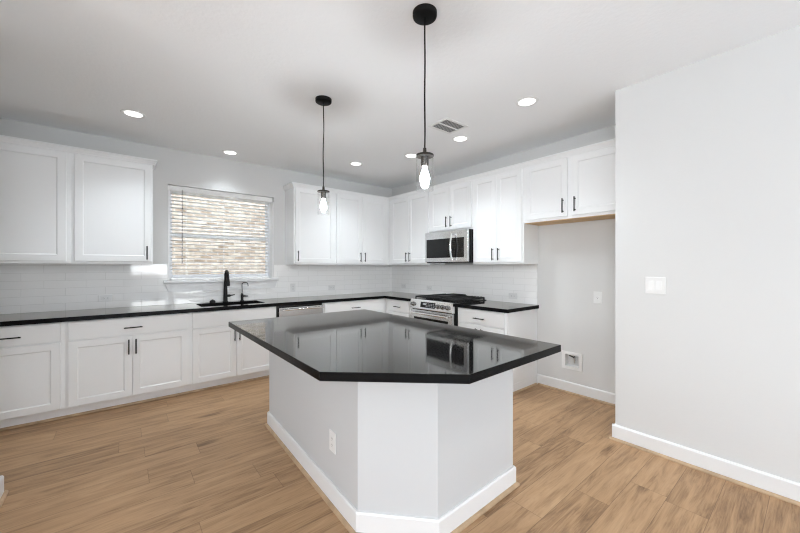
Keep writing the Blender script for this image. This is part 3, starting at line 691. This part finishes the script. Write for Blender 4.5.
# ---------------------------------------------------------------- pendants
def pendant(label, x, y, capz):
    t = thing('pendant_light', label, 'pendant light', (x, y, H), 0, 'clear glass pendant lights over the island')
    bm = bmesh.new(); lathe(bm, [(0, -0.030), (0.058, -0.030), (0.064, -0.026), (0.066, -0.020), (0.066, 0.0), (0, 0.0)], 36); obj('canopy', bm, M_CANOPY, t, 40)
    c = capz - H
    bm = bmesh.new(); P = []
    for i in range(13):
        f = i / 12; P.append((0.006 * math.sin(f * 7.0) * math.sin(PI * f), 0.006 * math.sin(f * 5.0 + 1) * math.sin(PI * f), -0.029 + (c + 0.035 + 0.029) * f))
    tube(bm, P, 0.0042, 8); obj('cord', bm, M_CANOPY, t, 60)
    bm = bmesh.new(); lathe(bm, [(0, c - 0.004), (0.048, c - 0.004), (0.0505, c), (0.048, c + 0.006), (0.016, c + 0.013), (0.010, c + 0.020), (0.009, c + 0.042), (0, c + 0.042)], 36); cap = obj('cap', bm, M_CAP, t, 40)
    bm = bmesh.new(); lathe(bm, [(0, c - 0.058), (0.018, c - 0.058), (0.021, c - 0.052), (0.021, c - 0.0045), (0, c - 0.0045)], 24); obj('socket', bm, M_CAP, cap, 40)
    bm = bmesh.new(); lathe(bm, [(0, c - 0.160), (0.012, c - 0.157), (0.022, c - 0.145), (0.026, c - 0.128), (0.024, c - 0.108), (0.015, c - 0.083), (0.011, c - 0.0585), (0, c - 0.0585)], 20); obj('bulb', bm, M_BULB, t, 60)
    bm = bmesh.new(); lathe(bm, [(0.045, c - 0.0045), (0.0475, c - 0.0045), (0.0475, c - 0.190), (0.045, c - 0.190), (0.045, c - 0.0045)], 40, cap=False); obj('glass_shade', bm, M_SHADE, t, 40)
    return t
pendant('nearer larger looking glass pendant with black canopy at top of picture', -2.455, -3.452, 1.962)
pendant('farther glass pendant hanging left of the nearer one over back of island', -2.443, -2.222, 1.978)

# ---------------------------------------------------------------- recessed ceiling lights, air vent
def downlight(x, y, label):
    t = thing('recessed_light', label, 'ceiling light', (x, y, H), 0, 'recessed ceiling lights')
    bm = bmesh.new(); lathe(bm, [(0.068, -0.004), (0.072, -0.006), (0.090, -0.004), (0.093, -0.0003), (0.068, -0.0003)], 32, cap=False); obj('trim_ring', bm, M_VENT, t, 40)
    bm = bmesh.new(); lathe(bm, [(0, -0.0035), (0.066, -0.0035), (0.066, -0.0005), (0, -0.0005)], 32); obj('lens', bm, M_DOWN, t)
    return t
DOWN_W = 38.0
def spot(x, y, k=1.0):
    return lamp('recessed_spot', 'SPOT', (x, y, H - 0.02), (0, 0, 0), DOWN_W * k, (0.85, 0.935, 1.0), spot_size=math.radians(113), spot_blend=1.0, shadow_soft_size=0.06)
spot(-3.654, -0.890)
d0 = downlight(-3.654, -0.890, 'recessed ceiling light above the left upper cabinets')
for x, y, lb in ((-2.718, -0.300, 'recessed ceiling light right above the kitchen window'),
                 (-1.295, -0.877, 'recessed ceiling light nearest the far room corner'),
                 (-0.934, -1.598, 'recessed ceiling light peeking out behind the nearer pendant cap'),
                 (-0.895, -2.359, 'recessed ceiling light just beside the ceiling air vent'),
                 (-1.099, -3.261, 'recessed ceiling light nearest the near right wall')):
    dup(d0, (x, y, H), 0, lb); spot(x, y, 0.5 if y > -0.5 else 1.0)
for x, y in ((-2.2, -5.1), (-4.3, -5.1), (-2.6, -7.0), (-5.0, -7.0), (-6.2, -4.2)):  # unseen lights added behind the camera to brighten floor and ceiling
    dup(d0, (x, y, H), 0, 'unseen recessed ceiling light added as fill behind the viewer'); spot(x, y)

t = thing('air_vent', 'white square louvered air vent in the ceiling', 'vent', (-1.245, -2.505, H))
bm = bmesh.new(); w, d = 0.158, 0.128
for a in ((-w, w, -d, -d + 0.028), (-w, w, d - 0.028, d), (-w, -w + 0.028, -d + .028, d - .028), (w - 0.028, w, -d + .028, d - .028), (-w + .028, w - .028, -0.008, 0.008)): box(bm, a[0], a[1], a[2], a[3], -0.008, -0.0005, 0.002)
obj('frame', bm, M_VENT, t)
one_box('duct_shade', M_DUCT_SHADE, t, -w + .026, w - .026, -d + .026, d - .026, -0.0018, -0.0006)  # flat grey sheet, its colour standing in for shade inside the duct
bm = bmesh.new()
for i in range(11):
    x = -w + 0.04 + (2 * w - 0.08) * i / 10
    for ya, yb in ((-d + .028, -0.008), (0.008, d - .028)):
        n0 = len(bm.verts); box(bm, -0.0050, 0.0050, ya, yb, -0.0005, 0.0005); bm.verts.ensure_lookup_table()
        bmesh.ops.transform(bm, matrix=Matrix.Translation((x, 0, -0.0055)) @ Matrix.Rotation(math.radians(-24), 4, 'Y'), verts=bm.verts[n0:])
obj('louvers', bm, M_VENT, t)

# ---------------------------------------------------------------- outlets, switches, icemaker box (local: plate in x-z, facing -y)
def plate(name, label, cat, loc, rz, w, h, style, group=None):
    t = thing(name, label, cat, loc, rz, group)
    bm = bmesh.new(); box(bm, -w / 2, w / 2, -0.006, -0.0004, -h / 2, h / 2, 0.0025, 2); obj('cover_plate', bm, M_PLASTIC, t)
    if style == 'outlet_h':
        bm = bmesh.new(); box(bm, -0.034, 0.034, -0.0075, -0.0055, -0.0165, 0.0165, 0.001); f_ = obj('receptacle', bm, M_PLASTIC, t)
        bm = bmesh.new()
        for s in (-0.018, 0.018):
            box(bm, s - 0.004, s + 0.004, -0.0079, -0.0073, 0.005, 0.007); box(bm, s - 0.004, s + 0.004, -0.0079, -0.0073, -0.007, -0.005)
            lathe(bm, [(0, 0), (0.0022, 0), (0.0022, 0.0006), (0, 0.0006)], 8, Matrix.Translation((s + 0.010, -0.0073, 0)) @ Matrix.Rotation(PI / 2, 4, 'X'))
        obj('slots', bm, M_SLOT, f_)
    elif style == 'outlet_v':
        bm = bmesh.new(); box(bm, -0.0165, 0.0165, -0.0075, -0.0055, -0.034, 0.034, 0.001); f_ = obj('receptacle', bm, M_PLASTIC, t)
        bm = bmesh.new()
        for s in (-0.018, 0.018):
            box(bm, 0.005, 0.007, -0.0079, -0.0073, s - 0.004, s + 0.004); box(bm, -0.007, -0.005, -0.0079, -0.0073, s - 0.004, s + 0.004)
            lathe(bm, [(0, 0), (0.0022, 0), (0.0022, 0.0006), (0, 0.0006)], 8, Matrix.Translation((0, -0.0073, s - 0.010)) @ Matrix.Rotation(PI / 2, 4, 'X'))
        obj('slots', bm, M_SLOT, f_)
    elif style == 'single':
        bm = bmesh.new(); lathe(bm, [(0, 0), (0.020, 0), (0.020, 0.002), (0, 0.002)], 20, Matrix.Translation((0, -0.0058, 0)) @ Matrix.Rotation(PI / 2, 4, 'X')); f_ = obj('receptacle', bm, M_PLASTIC, t)
        bm = bmesh.new()
        for s in (-0.006, 0.006): box(bm, s - 0.001, s + 0.001, -0.0083, -0.0077, -0.003, 0.006)
        lathe(bm, [(0, 0), (0.003, 0), (0.003, 0.0006), (0, 0.0006)], 8, Matrix.Translation((0, -0.0077, -0.009)) @ Matrix.Rotation(PI / 2, 4, 'X'))
        obj('slots', bm, M_SLOT, f_)
    else:
        for s in (-1, 1):
            bm = bmesh.new(); extrude_profile(bm, [(-0.0055, -0.033), (-0.0125, -0.033), (-0.0065, 0.033), (-0.0055, 0.033)], 'x', s * 0.023 - 0.0165, s * 0.023 + 0.0165); obj('rocker', bm, M_PLASTIC, t)
    return t
OG = 'white outlets on the tile backsplash'; YB = -0.008
plate('wall_outlet', 'white horizontal outlet on tile under the left upper cabinets', 'outlet', (-3.872, YB, 1.022), 0, 0.118, 0.072, 'outlet_h', OG)
plate('wall_outlet', 'white upright outlet on tile just right of the window', 'outlet', (-1.822, YB, 1.055), 0, 0.075, 0.118, 'outlet_v', OG)
plate('wall_outlet', 'white horizontal outlet on tile above counter right of the dishwasher', 'outlet', (-1.200, YB, 1.030), 0, 0.118, 0.072, 'outlet_h', OG)
plate('wall_outlet', 'white horizontal outlet on range wall tile nearest the room corner', 'outlet', (YB, -0.335, 1.035), -PI / 2, 0.118, 0.072, 'outlet_h', OG)
plate('wall_outlet', 'white horizontal outlet on tile just left of range grates', 'outlet', (YB, -0.965, 1.020), -PI / 2, 0.118, 0.072, 'outlet_h', OG)
plate('wall_outlet', 'white horizontal outlet on tile above short counter right of range', 'outlet', (YB, -2.435, 0.997), -PI / 2, 0.118, 0.072, 'outlet_h', OG)
plate('wall_outlet', 'white single outlet on painted wall of the refrigerator niche', 'outlet', (0.0, -3.395, 1.045), -PI / 2, 0.078, 0.118, 'single')
plate('light_switch', 'white double rocker light switch on the near right wall', 'light switch', (WX, -4.056, 1.222), -PI / 2, 0.122, 0.122, 'switch')
plate('wall_outlet', 'white upright outlet low on left side of the island', 'outlet', (-2.7946, -3.047, 0.357), -PI / 2 - 0.0309, 0.076, 0.120, 'outlet_v')

t = thing('icemaker_outlet_box', 'white recessed icemaker water box with valve low in the niche', 'water box', (0.0, (ICE[0] + ICE[1]) / 2, (ICE[2] + ICE[3]) / 2), -PI / 2)
hw, hh = (ICE[1] - ICE[0]) / 2, (ICE[3] - ICE[2]) / 2
bm = bmesh.new()
for a in ((-hw - .032, hw + .032, hh - .003, hh + .028), (-hw - .032, hw + .032, -hh - .028, -hh + .003), (-hw - .032, -hw + .003, -hh + .003, hh - .003), (hw - .003, hw + .032, -hh + .003, hh - .003)): box(bm, a[0], a[1], -0.007, -0.0004, a[2], a[3])
obj('face_frame', bm, M_PLASTIC, t)
bm = bmesh.new(); e = 0.0015
for a in ((-hw + e, hw - e, 0.070, 0.073, -hh + e, hh - e), (-hw + e, -hw + 0.004, 0, 0.070, -hh + e, hh - e), (hw - 0.004, hw - e, 0, 0.070, -hh + e, hh - e), (-hw + .004, hw - .004, 0, 0.070, -hh + e, -hh + 0.004), (-hw + .004, hw - .004, 0, 0.070, hh - 0.004, hh - e)): box(bm, *a)
obj('recess', bm, M_PLASTIC, t)
bm = bmesh.new(); tube(bm, [(0.012, 0.035, 0.052), (0.012, 0.035, -0.002)], 0.009, 12); tube(bm, [(0.012, 0.035, 0.0), (0.012, 0.035, -0.03)], 0.007, 12); tube(bm, [(0.012, 0.06, 0.03), (0.012, 0.015, 0.03)], 0.008, 12); vv = obj('valve', bm, M_STEEL, t, 40)
bm = bmesh.new(); tube(bm, [(-0.035, 0.012, 0.050), (0.0, 0.012, 0.042), (0.020, 0.012, 0.036)], [0.006, 0.008, 0.008], 10); obj('lever', bm, M_SLOT, vv, 40)
